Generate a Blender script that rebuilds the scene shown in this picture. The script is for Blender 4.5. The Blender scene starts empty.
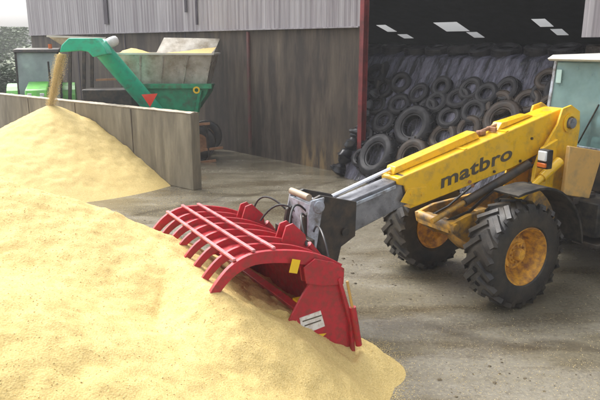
import bpy, math, random
from mathutils import Vector, Matrix, noise
random.seed(7)
PI=math.pi
sc=bpy.context.scene
COL=sc.collection
# ------------------------------------------------------------ camera
f_=618.; HZ=44.; H=3.3; TH=math.atan((200-HZ)/f_)
cam_d=bpy.data.cameras.new('camera'); cam=bpy.data.objects.new('camera',cam_d); COL.objects.link(cam)
cam_d.sensor_width=36; cam_d.lens=36*f_/600; cam_d.clip_end=1500; cam_d.clip_start=.05
cam.location=(0,0,H); cam.rotation_euler=(PI/2-TH,0,0); sc.camera=cam
def ray(px,py):
    u=px-300; v=py-200
    return Vector((u, f_*math.cos(TH)-v*math.sin(TH), -v*math.cos(TH)-f_*math.sin(TH)))
def at(px,py,Y):
    r=ray(px,py); s=Y/r.y; return Vector((r.x*s,Y,H+r.z*s))
def gnd(px,py,z=0):
    r=ray(px,py); s=(z-H)/r.z; return Vector((r.x*s,r.y*s,z))
# ------------------------------------------------------------ materials
def ramp(nt,fac,stops):
    r=nt.nodes.new('ShaderNodeValToRGB'); el=r.color_ramp.elements
    while len(el)<len(stops): el.new(.5)
    for e,(p,c) in zip(el,stops): e.position=p; e.color=(*c,1) if len(c)==3 else c
    nt.links.new(fac,r.inputs[0]); return r.outputs[0]
def tex(nt,scale,detail=4,stretch=(1,1,1),rough=.55,kind='noise',loc=(0,0,0)):
    tc=nt.nodes.new('ShaderNodeTexCoord'); mp=nt.nodes.new('ShaderNodeMapping')
    mp.inputs['Scale'].default_value=stretch; mp.inputs['Location'].default_value=loc
    nt.links.new(tc.outputs['Object'],mp.inputs[0])
    if kind=='noise':
        n=nt.nodes.new('ShaderNodeTexNoise'); n.inputs['Scale'].default_value=scale; n.inputs['Detail'].default_value=detail
        n.inputs['Roughness'].default_value=rough; nt.links.new(mp.outputs[0],n.inputs[0]); return n.outputs[0]
    n=nt.nodes.new('ShaderNodeTexVoronoi'); n.inputs['Scale'].default_value=scale; nt.links.new(mp.outputs[0],n.inputs['Vector'])
    return n.outputs['Color'] if kind=='vorc' else n.outputs['Distance']
def mixc(nt,fac,a,b,mode='MIX'):
    m=nt.nodes.new('ShaderNodeMix'); m.data_type='RGBA'; m.blend_type=mode
    for s,v in ((0,fac),(6,a),(7,b)):
        if hasattr(v,'is_linked') or hasattr(v,'links'): nt.links.new(v,m.inputs[s])
        elif s==0: m.inputs[0].default_value=v
        else: m.inputs[s].default_value=(*v,1)
    return m.outputs[2]
def mat(name,col,rough=.6,metal=0,var=.25,vs=3,stretch=(1,1,1),dirt=None,da=.5,ds=4,dstr=(1,1,1),bump=.0,bs=30,bstr=(1,1,1),bd=.01,coat=0,rv=.0,spec=.5):
    m=bpy.data.materials.new(name); m.use_nodes=True; nt=m.node_tree; b=nt.nodes['Principled BSDF']
    lo=tuple(c*(1-var) for c in col); hi=tuple(min(1,c*(1+var)) for c in col)
    c=ramp(nt,tex(nt,vs,5,stretch),[(.3,lo),(.7,hi)])
    if dirt:
        n=tex(nt,ds,7,dstr,.65,loc=(3,5,1))
        fa=ramp(nt,n,[(max(0,.62-da*.5),(0,0,0)),(min(1,.78-da*.3),(1,1,1))])
        c=mixc(nt,fa,c,dirt)
    nt.links.new(c,b.inputs['Base Color'])
    b.inputs['Metallic'].default_value=metal; b.inputs['Specular IOR Level'].default_value=spec
    if rv:
        r=ramp(nt,tex(nt,ds*.8,5,(1,1,1),.6,loc=(9,2,4)),[(.35,(rough-rv,)*3),(.65,(rough+rv,)*3)]); nt.links.new(r,b.inputs['Roughness'])
    else: b.inputs['Roughness'].default_value=rough
    if coat: b.inputs['Coat Weight'].default_value=coat; b.inputs['Coat Roughness'].default_value=.15
    if bump:
        bn=nt.nodes.new('ShaderNodeBump'); bn.inputs['Strength'].default_value=bump; bn.inputs['Distance'].default_value=bd
        nt.links.new(tex(nt,bs,6,bstr,.65),bn.inputs['Height']); nt.links.new(bn.outputs[0],b.inputs['Normal'])
    return m
MUD=(.13,.095,.06)
M={}
M['yellow']=mat('yellow_paint',(.84,.50,.01),.33,var=.07,vs=2,dirt=(.5,.31,.04),da=.24,ds=6,coat=.3,rv=.1,bump=.08,bs=40)
M['orange']=mat('muddy_orange_paint',(.66,.35,.02),.5,var=.25,vs=6,dirt=MUD,da=.6,ds=5,bump=.3,bs=40)
M['rim']=mat('orange_rim_paint',(.68,.34,.03),.5,var=.2,vs=9,dirt=(.26,.11,.035),da=.42,ds=12,bump=.3,bs=40)
M['tan']=mat('faded_tan_panel',(.62,.37,.11),.5,var=.08,vs=3,dirt=(.4,.28,.12),da=.3,ds=5)
M['red']=mat('red_paint',(.46,.014,.03),.38,var=.12,vs=4,dirt=(.26,.035,.03),da=.42,ds=17,coat=.15,rv=.08,bump=.12,bs=60)
M['redlite']=mat('red_highlight_pink',(.55,.20,.21),.3,var=.2,vs=9,dirt=(.5,.06,.06),da=.35,ds=9)  # pale pink colour stands in for wet highlights along the grab rails
M['steel']=mat('wet_grey_steel',(.30,.31,.34),.32,.5,var=.2,vs=4,dirt=(.10,.10,.11),da=.45,ds=4,rv=.1)
M['bluegrey']=mat('pale_blue_grey_paint',(.42,.47,.54),.4,.1,var=.15,vs=6,dirt=(.15,.14,.13),da=.4,ds=7)
M['dark']=mat('dark_greasy_steel',(.035,.033,.032),.45,.3,var=.3,vs=6,dirt=(.09,.07,.05),da=.45,ds=6,bump=.3,bs=50)
M['black']=mat('black_plastic',(.013,.013,.014),.6,spec=.3,var=.3,dirt=(.07,.06,.045),da=.45,ds=5)
M['chrome']=mat('chrome_rod',(.85,.86,.9),.12,.9,var=.03)
M['rubber']=mat('wet_muddy_tyre_rubber',(.014,.013,.013),.42,var=.3,vs=8,dirt=(.05,.041,.03),da=.45,ds=4,bump=.4,bs=60,rv=.1)
M['oldtyre']=mat('weathered_tyre_rubber',(.011,.011,.014),.5,var=.4,vs=5,dirt=(.030,.028,.030),da=.5,ds=5,bump=.3,bs=60,rv=.12,spec=.3)
M['browntyre']=mat('mud_stained_tyre_rubber',(.035,.03,.028),.5,var=.35,vs=5,dirt=(.065,.048,.036),da=.55,ds=5,bump=.3,bs=60,spec=.3)
M['green']=mat('green_paint',(.012,.27,.13),.4,var=.2,vs=4,dirt=(.05,.09,.05),da=.35,ds=4,rv=.1)
M['greenb']=mat('bright_green_paint',(.012,.46,.27),.35,var=.12,vs=4,dirt=(.05,.25,.16),da=.25,ds=5)
M['tgreen']=mat('tractor_green_paint',(.10,.42,.035),.35,var=.1,vs=3,dirt=(.08,.25,.05),da=.3)
M['white']=mat('white_plastic',(.75,.74,.72),.5,var=.08,vs=8,dirt=(.5,.48,.42),da=.3)
M['lens']=mat('white_lamp_lens',(.8,.82,.8),.15,var=.03)
M['amber']=mat('amber_lens',(.75,.18,.03),.2,var=.1)
M['sticker']=mat('yellow_sticker',(.82,.55,.02),.4,var=.05)
M['label']=mat('white_label',(.78,.77,.74),.4,var=.05,dirt=(.5,.4,.35),da=.3,ds=18)
M['ink']=mat('black_lettering',(.09,.075,.05),.5,var=.2)
M['warn']=mat('red_reflector',(.85,.06,.03),.3,var=.1)
M['hoppergrey']=mat('dirty_galvanised_hopper',(.55,.52,.46),.35,.2,var=.25,vs=1.6,stretch=(1,1,.5),dirt=(.27,.22,.15),da=.5,ds=2.2,rv=.12)
M['palegrey']=mat('pale_galvanised_sheet',(.62,.61,.56),.35,.2,var=.1,vs=2)
M['rust']=mat('rusty_bar',(.28,.14,.07),.6,var=.3,vs=8)
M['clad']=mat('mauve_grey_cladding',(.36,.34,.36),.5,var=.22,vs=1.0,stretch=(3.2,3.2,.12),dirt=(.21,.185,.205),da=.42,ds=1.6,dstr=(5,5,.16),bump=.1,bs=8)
M['clad_in']=mat('shade_dark_sheeting',(.045,.045,.055),.6,var=.25,vs=2)  # near-black copy of the sheeting, shade of the shed's inside put into colour
M['darkgap']=mat('dark_opening',(.045,.035,.05),.6)
M['cwall']=mat('stained_concrete_panels',(.115,.088,.062),.75,var=.42,vs=1.1,stretch=(2.6,2.6,.3),dirt=(.038,.028,.022),da=.62,ds=1.5,dstr=(2.2,2.2,.35),bump=.4,bs=14,bstr=(3,3,.6))
def add_stain(m,x0,x1,ztop,col):
    nt=m.node_tree; b=nt.nodes['Principled BSDF']; old=b.inputs['Base Color'].links[0].from_socket
    tc=nt.nodes.new('ShaderNodeTexCoord'); sp=nt.nodes.new('ShaderNodeSeparateXYZ'); nt.links.new(tc.outputs['Object'],sp.inputs[0])
    def mr(s,a,b_):
        k=nt.nodes.new('ShaderNodeMapRange'); nt.links.new(s,k.inputs[0]); k.inputs[1].default_value=a; k.inputs[2].default_value=b_; k.interpolation_type='SMOOTHSTEP'; return k.outputs[0]
    def mul(a,b_):
        k=nt.nodes.new('ShaderNodeMath'); k.operation='MULTIPLY'; nt.links.new(a,k.inputs[0]); nt.links.new(b_,k.inputs[1]); return k.outputs[0]
    f=mul(mul(mr(sp.outputs[0],x0-.4,x0+.2),mr(sp.outputs[0],x1+.4,x1-.1)),mr(sp.outputs[2],ztop,0))
    n=ramp(nt,tex(nt,2.2,6,(2.5,2.5,.5),.65,loc=(6,1,2)),[(.42,(0,0,0)),(.6,(1,1,1))])
    nt.links.new(mixc(nt,mul(f,n),old,col),b.inputs['Base Color'])
add_stain(M['cwall'],-1.7,.1,1.1,(.22,.15,.07))
M['bay']=mat('wet_concrete_bay_wall',(.26,.23,.17),.65,var=.22,vs=1.4,stretch=(2,2,.6),dirt=(.15,.13,.095),da=.5,ds=1.5,dstr=(3,3,.5),bump=.4,bs=18)
M['baytop']=mat('pale_concrete_cap',(.42,.36,.27),.6,var=.2,vs=4,dirt=(.2,.16,.1),da=.45,ds=5,bump=.4,bs=18)  # cap coloured paler than the wall face below it
M['postred']=mat('red_oxide_steel',(.21,.028,.03),.5,var=.3,vs=3,dirt=(.10,.02,.02),da=.45,ds=3)
M['oldred']=mat('faded_red_stripe',(.15,.04,.042),.7,var=.3,vs=3,dirt=(.10,.06,.05),da=.6,ds=4)
M['roof']=mat('fibre_cement_roof',(.22,.22,.23),.8,var=.2)
M['leaf']=mat('leaf_green',(.10,.14,.06),.6,var=.35,vs=2.5)
M['leaf2']=mat('dark_leaf_green',(.05,.085,.035),.6,var=.35,vs=2.5)
M['bark']=mat('bark',(.12,.09,.06),.9,var=.3,vs=8)
M['hose']=mat('black_hose',(.02,.02,.02),.4,var=.1)

def grain_mat(name,a,b,c,strength=.32):
    m=bpy.data.materials.new(name); m.use_nodes=True; nt=m.node_tree; bs=nt.nodes['Principled BSDF']
    big=ramp(nt,tex(nt,1.3,5,rough=.6),[(.3,a),(.7,b)])
    v=tex(nt,85,kind='vorc')
    sp=nt.nodes.new('ShaderNodeSeparateColor'); nt.links.new(v,sp.inputs[0])
    vv=ramp(nt,sp.outputs[0],[(0,(.84,.80,.70)),(.35,(1,1,1)),(1,(1.12,1.10,1.05))])
    cc=mixc(nt,1.0,big,vv,'MULTIPLY')
    n2=ramp(nt,tex(nt,28,4,rough=.7),[(.4,(0,0,0)),(.75,(1,1,1))])
    cc=mixc(nt,n2,cc,c)
    nt.links.new(cc,bs.inputs['Base Color']); bs.inputs['Roughness'].default_value=.75
    bs.inputs['Specular IOR Level'].default_value=.25
    bn=nt.nodes.new('ShaderNodeBump'); bn.inputs['Strength'].default_value=strength; bn.inputs['Distance'].default_value=.008
    nt.links.new(tex(nt,70,kind='vor'),bn.inputs['Height'])
    bn2=nt.nodes.new('ShaderNodeBump'); bn2.inputs['Strength'].default_value=strength; bn2.inputs['Distance'].default_value=.012
    nt.links.new(tex(nt,22,5,rough=.7),bn2.inputs['Height']); nt.links.new(bn2.outputs[0],bn.inputs['Normal'])
    nt.links.new(bn.outputs[0],bs.inputs['Normal']); return m
M['grain']=grain_mat('crimped_grain',(.58,.44,.18),(.62,.48,.21),(.54,.40,.15))
M['grain2']=grain_mat('crimped_grain_far',(.57,.435,.175),(.64,.505,.225),(.51,.385,.14),.3)
M['kern']=mat('grain_kernels',(.72,.57,.27),.8,var=.08,vs=60)

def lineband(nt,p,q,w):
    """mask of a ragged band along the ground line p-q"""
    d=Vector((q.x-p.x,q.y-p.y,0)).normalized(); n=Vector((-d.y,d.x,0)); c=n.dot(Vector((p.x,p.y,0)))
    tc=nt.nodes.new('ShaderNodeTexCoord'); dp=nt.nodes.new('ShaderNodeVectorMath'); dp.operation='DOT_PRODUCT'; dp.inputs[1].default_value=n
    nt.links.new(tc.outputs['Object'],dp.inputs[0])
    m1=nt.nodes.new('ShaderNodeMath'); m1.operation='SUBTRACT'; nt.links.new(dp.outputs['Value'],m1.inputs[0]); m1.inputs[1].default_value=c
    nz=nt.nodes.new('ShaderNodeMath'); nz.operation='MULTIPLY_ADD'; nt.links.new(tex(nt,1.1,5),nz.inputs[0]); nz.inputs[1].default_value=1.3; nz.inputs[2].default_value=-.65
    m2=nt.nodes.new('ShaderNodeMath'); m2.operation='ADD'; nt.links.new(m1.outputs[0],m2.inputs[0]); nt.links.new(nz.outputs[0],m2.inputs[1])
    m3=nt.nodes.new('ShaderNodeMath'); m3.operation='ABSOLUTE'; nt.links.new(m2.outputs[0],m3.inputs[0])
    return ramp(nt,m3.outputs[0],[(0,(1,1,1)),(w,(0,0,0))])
def ground_mat():
    m=bpy.data.materials.new('wet_concrete_yard'); m.use_nodes=True; nt=m.node_tree; b=nt.nodes['Principled BSDF']
    c=ramp(nt,tex(nt,.7,9,rough=.68),[(.32,(.12,.105,.075)),(.5,(.175,.158,.12)),(.68,(.24,.22,.17))])
    c2=ramp(nt,tex(nt,.9,6,(.35,1.5,1),.6,loc=(4,1,0)),[(.50,(0,0,0)),(.64,(.8,.8,.8))])
    c=mixc(nt,c2,c,(.078,.058,.034))
    n=ramp(nt,tex(nt,26,6,rough=.8),[(.49,(0,0,0)),(.66,(.9,.9,.9))])
    c=mixc(nt,n,c,(.30,.26,.17))
    n=ramp(nt,tex(nt,17,7,rough=.8,loc=(3,3,3)),[(.52,(0,0,0)),(.72,(.8,.8,.8))])
    c=mixc(nt,n,c,(.05,.04,.025))
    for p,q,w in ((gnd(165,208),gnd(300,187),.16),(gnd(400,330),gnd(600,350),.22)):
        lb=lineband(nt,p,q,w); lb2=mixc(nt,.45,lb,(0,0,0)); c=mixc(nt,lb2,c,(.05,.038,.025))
    pud=ramp(nt,tex(nt,.62,5,(.7,1.5,1),.55,loc=(1.5,7,0)),[(.44,(0,0,0)),(.56,(1,1,1))])
    dk=mixc(nt,1,c,(.80,.78,.74),'MULTIPLY'); c=mixc(nt,pud,c,dk)
    nt.links.new(c,b.inputs['Base Color'])
    r=ramp(nt,tex(nt,5,6,rough=.7),[(.35,(.14,.14,.14)),(.65,(.32,.32,.32))]); r=mixc(nt,pud,r,(.07,.07,.07)); nt.links.new(r,b.inputs['Roughness'])
    b.inputs['Specular IOR Level'].default_value=.55
    bn=nt.nodes.new('ShaderNodeBump'); bn.inputs['Distance'].default_value=.02
    st=mixc(nt,pud,(.6,.6,.6),(.10,.10,.10)); nt.links.new(st,bn.inputs['Strength'])
    nt.links.new(tex(nt,14,9,rough=.78),bn.inputs['Height']); nt.links.new(bn.outputs[0],b.inputs['Normal']); return m
M['yard']=ground_mat()
def sheet_mat():
    m=bpy.data.materials.new('black_silage_sheet'); m.use_nodes=True; nt=m.node_tree; b=nt.nodes['Principled BSDF']
    c=ramp(nt,tex(nt,2.6,7,(2.6,.6,.35),.68),[(.40,(.016,.016,.022)),(.62,(.19,.185,.25))])  # pale streaks painted into the black plastic as glints on the folds
    nt.links.new(c,b.inputs['Base Color']); b.inputs['Roughness'].default_value=.24; b.inputs['Specular IOR Level'].default_value=.9
    bn=nt.nodes.new('ShaderNodeBump'); bn.inputs['Strength'].default_value=1; bn.inputs['Distance'].default_value=.11
    nt.links.new(tex(nt,6,7,(2.6,.6,.30),.68),bn.inputs['Height']); nt.links.new(bn.outputs[0],b.inputs['Normal']); return m
M['sheet']=sheet_mat()
def glass_mat(name,col,alpha):
    m=bpy.data.materials.new(name); m.use_nodes=True; nt=m.node_tree; b=nt.nodes['Principled BSDF']
    b.inputs['Base Color'].default_value=(*col,1); b.inputs['Roughness'].default_value=.12
    t=nt.nodes.new('ShaderNodeBsdfTransparent'); t.inputs[0].default_value=(.75,.9,.88,1)
    x=nt.nodes.new('ShaderNodeMixShader'); 
    fa=ramp(nt,tex(nt,2,4,rough=.6),[(.3,(alpha-.12,)*3),(.7,(min(1,alpha+.12),)*3)])
    nt.links.new(fa,x.inputs[0]); nt.links.new(t.outputs[0],x.inputs[1]); nt.links.new(b.outputs[0],x.inputs[2])
    nt.links.new(x.outputs[0],nt.nodes['Material Output'].inputs[0]); return m
M['glass']=glass_mat('teal_cab_glass',(.36,.56,.56),.48)
M['glass2']=glass_mat('pale_cab_glass',(.42,.50,.50),.62)
def trans_mat():
    m=bpy.data.materials.new('translucent_rooflight'); m.use_nodes=True; nt=m.node_tree
    t=nt.nodes.new('ShaderNodeBsdfTransparent'); t.inputs[0].default_value=(.9,.92,.94,1)
    nt.links.new(t.outputs[0],nt.nodes['Material Output'].inputs[0]); return m
M['rooflight']=trans_mat()

# ------------------------------------------------------------ mesh builder
class MB:
    def __init__(s): s.v=[]; s.f=[]
    def add(s,v,f,mx=None):
        o=len(s.v); s.v+=[tuple(mx@Vector(p)) if mx else tuple(p) for p in v]; s.f+=[tuple(i+o for i in q) for q in f]; return s
    def box(s,c,d,rot=None):
        x,y,z=(k/2 for k in d)
        v=[(a*x,b*y,e*z) for a in(-1,1) for b in(-1,1) for e in(-1,1)]
        mx=Matrix.Translation(c)@(rot.to_4x4() if rot else Matrix())
        return s.add(v,[(0,1,3,2),(4,6,7,5),(0,4,5,1),(2,3,7,6),(0,2,6,4),(1,5,7,3)],mx)
    def prism(s,poly,y0,y1):      # poly in (x,z), extruded along y
        n=len(poly); v=[(x,y0,z) for x,z in poly]+[(x,y1,z) for x,z in poly]
        return s.add(v,[tuple(range(n)),tuple(range(2*n-1,n-1,-1))]+[(i,i+n,(i+1)%n+n,(i+1)%n) for i in range(n)])
    def tube(s,path,r,n=10,cap=True):
        P=[Vector(p) for p in path]; rs=r if isinstance(r,(list,tuple)) else [r]*len(P)
        v=[];u=None
        for i,p in enumerate(P):
            t=(P[min(i+1,len(P)-1)]-P[max(i-1,0)]).normalized()
            if u is None: u=t.orthogonal().normalized()
            u=(u-t*u.dot(t)).normalized(); w=t.cross(u)
            v+=[p+(u*math.cos(2*PI*k/n)+w*math.sin(2*PI*k/n))*rs[i] for k in range(n)]
        f=[(i*n+k,i*n+(k+1)%n,(i+1)*n+(k+1)%n,(i+1)*n+k) for i in range(len(P)-1) for k in range(n)]
        if cap: f+=[tuple(range(n-1,-1,-1)),tuple(range((len(P)-1)*n,len(P)*n))]
        return s.add(v,f)
    def bar(s,a,b,w,h):
        a=Vector(a);b=Vector(b); d=b-a
        return s.box((a+b)/2,(w,h,d.length),d.to_track_quat('Z','Y').to_matrix())
    def lathe(s,prof,c,ax='y',n=40,closed=False):   # prof list of (radius, axial)
        v=[];m=len(prof)
        for k in range(n):
            a=2*PI*k/n; ca,sa=math.cos(a),math.sin(a)
            for r,t in prof:
                q={'y':(r*ca,t,r*sa),'z':(r*ca,r*sa,t),'x':(t,r*ca,r*sa)}[ax]
                v.append(Vector(q)+Vector(c))
        f=[]
        for k in range(n):
            k2=(k+1)%n
            for i in range(m if closed else m-1):
                j=(i+1)%m; f.append((k*m+i,k2*m+i,k2*m+j,k*m+j))
        return s.add(v,f)
    def build(s,name,m,parent=None,bevel=0,smooth=False,ang=40):
        me=bpy.data.meshes.new(name); me.from_pydata(s.v,[],s.f); me.validate(); 
        import bmesh
        b=bmesh.new(); b.from_mesh(me); bmesh.ops.recalc_face_normals(b,faces=b.faces); b.to_mesh(me); b.free()
        o=bpy.data.objects.new(name,me); COL.objects.link(o)
        if isinstance(m,str): m=M[m]
        me.materials.append(m)
        if parent: o.parent=parent
        if smooth or bevel:
            me.polygons.foreach_set('use_smooth',[True]*len(me.polygons)); me.set_sharp_from_angle(angle=math.radians(ang))
        if bevel:
            bv=o.modifiers.new('bevel','BEVEL'); bv.width=bevel; bv.segments=2; bv.limit_method='ANGLE'; bv.angle_limit=math.radians(35)
        return o
def tag(o,label=None,cat=None,group=None,kind=None):
    if label: o['label']=label
    if cat: o['category']=cat
    if group: o['group']=group
    if kind: o['kind']=kind
    return o
def empty(name,loc,rz=0):
    o=bpy.data.objects.new(name,None); COL.objects.link(o); o.location=loc; o.rotation_euler=(0,0,rz); o.empty_display_size=.3; return o
def grid(nx,ny,fn):
    b=MB(); b.v=[tuple(fn(i,j)) for j in range(ny) for i in range(nx)]
    b.f=[(j*nx+i,j*nx+i+1,(j+1)*nx+i+1,(j+1)*nx+i) for j in range(ny-1) for i in range(nx-1)]; return b
def fbm(x,y,z=0,o=4):
    return noise.fractal(Vector((x,y,z)),.6,2.0,o)

# ------------------------------------------------------------ ground
g=MB(); S=500
g.v=[(-S,-60,0),(S,-60,0),(S,900,0),(-S,900,0)]; g.f=[(0,1,2,3)]
tag(g.build('ground','yard'),kind='structure')
fld=MB(); fld.v=[(-S,44,.004),(-16,44,.004),(-16,900,.004),(-S,900,.004)]; fld.f=[(0,1,2,3)]
tag(fld.build('field',mat('grass_field',(.09,.12,.04),.9,var=.3,vs=.4)),kind='structure')

# ------------------------------------------------------------ shed
S0=Vector((-2.38,19.63,0)); S1=Vector((1.2,15.85,0)); D=(S1-S0).normalized(); srz=math.atan2(D.y,D.x)
shed=tag(empty('farm_shed',S1,srz),'long open fronted farm shed with mauve grey cladding above stained concrete lower walls','farm shed')
LX0=-20.7; OX0=.42; OX1=5.75; RX=14.0; EA=6.8; JZ=3.72; RIDGE=(12.,7.25); SL=.33; DEP=24.5
def corrugated(x0,x1,z0,z1,y=0,p=.2,d=.009,rng=random):
    b=MB(); xs=[];x=x0
    while x<x1-1e-6:
        for a,e in((0,0),(.35,0),(.5,1),(.85,1)):
            if x+a*p<x1: xs.append((x+a*p,y-d*e))
        x+=p
    xs.append((x1,y)); n=len(xs)
    b.v=[(a,c,z0) for a,c in xs]+[(a,c,z1) for a,c in xs]+[(a,y+.06,z0) for a,c in xs]+[(a,y+.06,z1) for a,c in xs]
    for i in range(n-1):
        b.f+=[(i,i+1,n+i+1,n+i),(2*n+i,3*n+i,3*n+i+1,2*n+i+1),(i,2*n+i,2*n+i+1,i+1),(n+i,n+i+1,3*n+i+1,3*n+i)]
    return b
corrugated(LX0,OX0-.02,JZ,EA,-.03).build('cladding','clad',shed)
corrugated(OX1,RX,3.42,EA,-.03).build('cladding','clad',shed)
corrugated(OX0-.02+.012,OX1-.012,5.6,EA,-.03).build('cladding','clad',shed)
MB().box(((LX0+OX0)/2,.14,JZ/2-.01),(OX0-LX0-.04,.22,JZ-.02)).build('lower_wall','cwall',shed)
MB().box(((OX1+.35+RX)/2,.14,1.7),(RX-OX1-.35,.22,3.4)).build('lower_wall','cwall',shed)
# ledge flashing
MB().box(((LX0+OX0)/2,-.045,JZ-.015),(OX0-LX0-.05,.1,.03)).build('flashing','clad',shed)
for x in (-15.6,-11.4,-7.3): MB().box((x,.018,JZ/2-.02),(.05,.02,JZ-.05)).build('panel_joint','darkgap',shed)
# dark vertical slots in cladding
for x,z0,z1,w in((-12.6,4.05,6.6,.32),(-7.05,4.3,6.75,.12),(-6.45,3.9,6.75,.1)):
    MB().box((x,-.075,(z0+z1)/2),(w,.02,z1-z0)).build('cladding_gap','darkgap',shed)
MB().box((-3.95,-.01,1.95),(.09,.06,3.4)).build('painted_stanchion','oldred',shed)
# stanchions
def ibeam(x,y,z0,z1,w=.26,d=.28):
    b=MB(); b.box((x,y-d/2,(z0+z1)/2),(w,.03,z1-z0)); b.box((x,y+d/2,(z0+z1)/2),(w,.03,z1-z0)); b.box((x,y,(z0+z1)/2),(.03,d-.03,z1-z0)); return b
ibeam(OX0+.09,.0,0,EA,.13,.16).build('steel_post','postred',shed,.004)
ibeam(OX1+.35,.45,0,EA,).build('steel_post','clad_in',shed,.004)
# inner structure
y1=DEP
def rz_(y): return 4.5-SL*(y-20.1)
RZ=rz_(RIDGE[0])
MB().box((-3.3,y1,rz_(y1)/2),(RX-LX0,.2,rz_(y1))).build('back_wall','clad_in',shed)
def endwall(x):
    b=MB(); b.v=[(x+e,y,z) for e in (0,.15) for y,z in ((.3,0),(y1-.12,0),(y1-.12,rz_(y1-.12)-.02),(RIDGE[0],RZ-.02),(.3,EA-.02))]
    b.f=[(0,1,2,3,4),(9,8,7,6,5)]+[(i,i+5,(i+1)%5+5,(i+1)%5) for i in range(5)]; return b
endwall(LX0).build('end_wall','clad',shed); endwall(RX-.15).build('end_wall','clad',shed)
fr=MB(); fr.v=[(LX0,-.3,EA+.0),(RX,-.3,EA),(RX,RIDGE[0],RZ),(LX0,RIDGE[0],RZ),(LX0,-.3,EA+.1),(RX,-.3,EA+.1),(RX,RIDGE[0],RZ+.1),(LX0,RIDGE[0],RZ+.1)]
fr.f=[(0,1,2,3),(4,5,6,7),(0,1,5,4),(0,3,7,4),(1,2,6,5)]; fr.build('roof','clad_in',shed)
# back slope with rooflight openings: find openings from sight lines
rot=Matrix.Rotation(-srz,3,'Z')
def toshed(v): return rot@(Vector(v)-S1)
camS=toshed((0,0,H))
def roofhit(px,py):
    r=rot@ray(px,py); # z = 4.5-SL*(y-20.1)
    s=(4.5-SL*(camS.y-20.1)-camS.z)/(r.z+SL*r.y); return camS+r*s
lights=[]
for (ax,ay,bx,by) in ((376,25,397,31.5),(397,34.2,414,38.2),(433,22.5,470,31),(466,32,485,37.5),(531,19,554,26.5),(550,29,569,35)):
    a=roofhit(ax,ay); b=roofhit(bx,by)
    lights.append((min(a.x,b.x),max(a.x,b.x),min(a.y,b.y),max(a.y,b.y)))
for L in lights: print('rooflight',[round(k,2) for k in L])
ys=sorted({RIDGE[0],y1}|{l[2] for l in lights}|{l[3] for l in lights}); ys=[y for y in ys if RIDGE[0]<=y<=y1]
xs=sorted({LX0,RX}|{l[0] for l in lights}|{l[1] for l in lights})
rb=MB()
for i in range(len(xs)-1):
    for j in range(len(ys)-1):
        cx,cy=(xs[i]+xs[i+1])/2,(ys[j]+ys[j+1])/2
        if any(l[0]<cx<l[1] and l[2]<cy<l[3] for l in lights): continue
        q=[(xs[i],ys[j]),(xs[i+1],ys[j]),(xs[i+1],ys[j+1]),(xs[i],ys[j+1])]
        rb.add([(x,y,rz_(y)) for x,y in q],[(0,1,2,3)])
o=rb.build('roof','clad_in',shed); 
for l in lights:
    b=MB(); x0,x1,ya,yb=l; b.v=[(x0,ya,rz_(ya)+.03),(x1,ya,rz_(ya)+.03),(x1,yb,rz_(yb)+.03),(x0,yb,rz_(yb)+.03)]; b.f=[(0,1,2,3)]; b.build('rooflight','rooflight',shed)
for y in (4,8,15.5): 
    z=(EA+(RZ-EA)*y/12 if y<12 else rz_(y))-.14
    MB().box((-3.3,y,z),(RX-LX0-.4,.08,.2)).build('purlin','clad_in',shed)

# ------------------------------------------------------------ silage sheet
BY,BZ=-.32,0.; TY,TZ=1.35,2.96     # face foot / shoulder in shed frame
def sprof(s):      # s 0..1 face, 1..2 top, 2..3 back
    if s<=1: return (BY+(TY-BY)*s+.10*math.sin(PI*s)*-1, TZ*s)
    if s<=1.15: k=(s-1)/.15; return (TY+.45*k, TZ+.10*math.sin(k*PI/2))
    if s<=2: k=(s-1.15)/.85; return (TY+.45+7*k,TZ+.10+.05*math.sin(k*9))
    k=s-2; return (TY+7.45+1.6*k,3.05*(1-k))
nx,ny=190,150
def sheetpt(i,j):
    s=3*(j/(ny-1))**1.25; y,z=sprof(s)
    free=min(1,max(0,(y-.32)/.12))
    xa=.30-.35*min(1,s*2)-3.2*free; xb=OX1+.08+3*free
    x=xa+(xb-xa)*i/(nx-1)
    fold=.05*fbm(x*2.2+z*.9,z*.35,1)+.06*abs(fbm(x*5+z*2.0,z*.5,4))+.02*abs(fbm(x*13+z*5,z*1.2,9))
    if z<.15: y-=.12*(1-z/.15)*(.6+fbm(x*2,0,7))
    if free<1 and s<1: y-=.0
    return (x,y-fold*(1 if s<1.1 else .2),max(.004,z+fold*(.3 if s<1.1 else .9)))
sheet=grid(nx,ny,sheetpt).build('silage_sheet','sheet',None,smooth=True,ang=180)
sheet.location=S1; sheet.rotation_euler=(0,0,srz)
tag(sheet,'wrinkled black plastic sheet covering the silage face inside the open shed','plastic sheet')

# dark bunched edge of the sheet beside the post
eb=MB(); n_=60; pth=[Vector((.02+.62*(k/n_)**.8,-.38+1.15*k/n_,.10+2.75*k/n_)) for k in range(n_+1)]
eb.tube(pth,[(.17+.05*math.sin(k*.9)+.03*math.sin(k*2.3))*(1-.6*k/n_) for k in range(n_+1)],20)
for k,v in enumerate(eb.v):
    v=Vector(v); q=noise.noise_vector(v*5)*.08+noise.noise_vector(v*12)*.025; v+=q; v.z=max(v.z,.005); eb.v[k]=tuple(v)
eb.build('bunched_edge',mat('black_crumpled_plastic',(.012,.012,.015),.32,var=.3,bump=.5,bs=25),sheet,smooth=True,ang=50)
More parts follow.
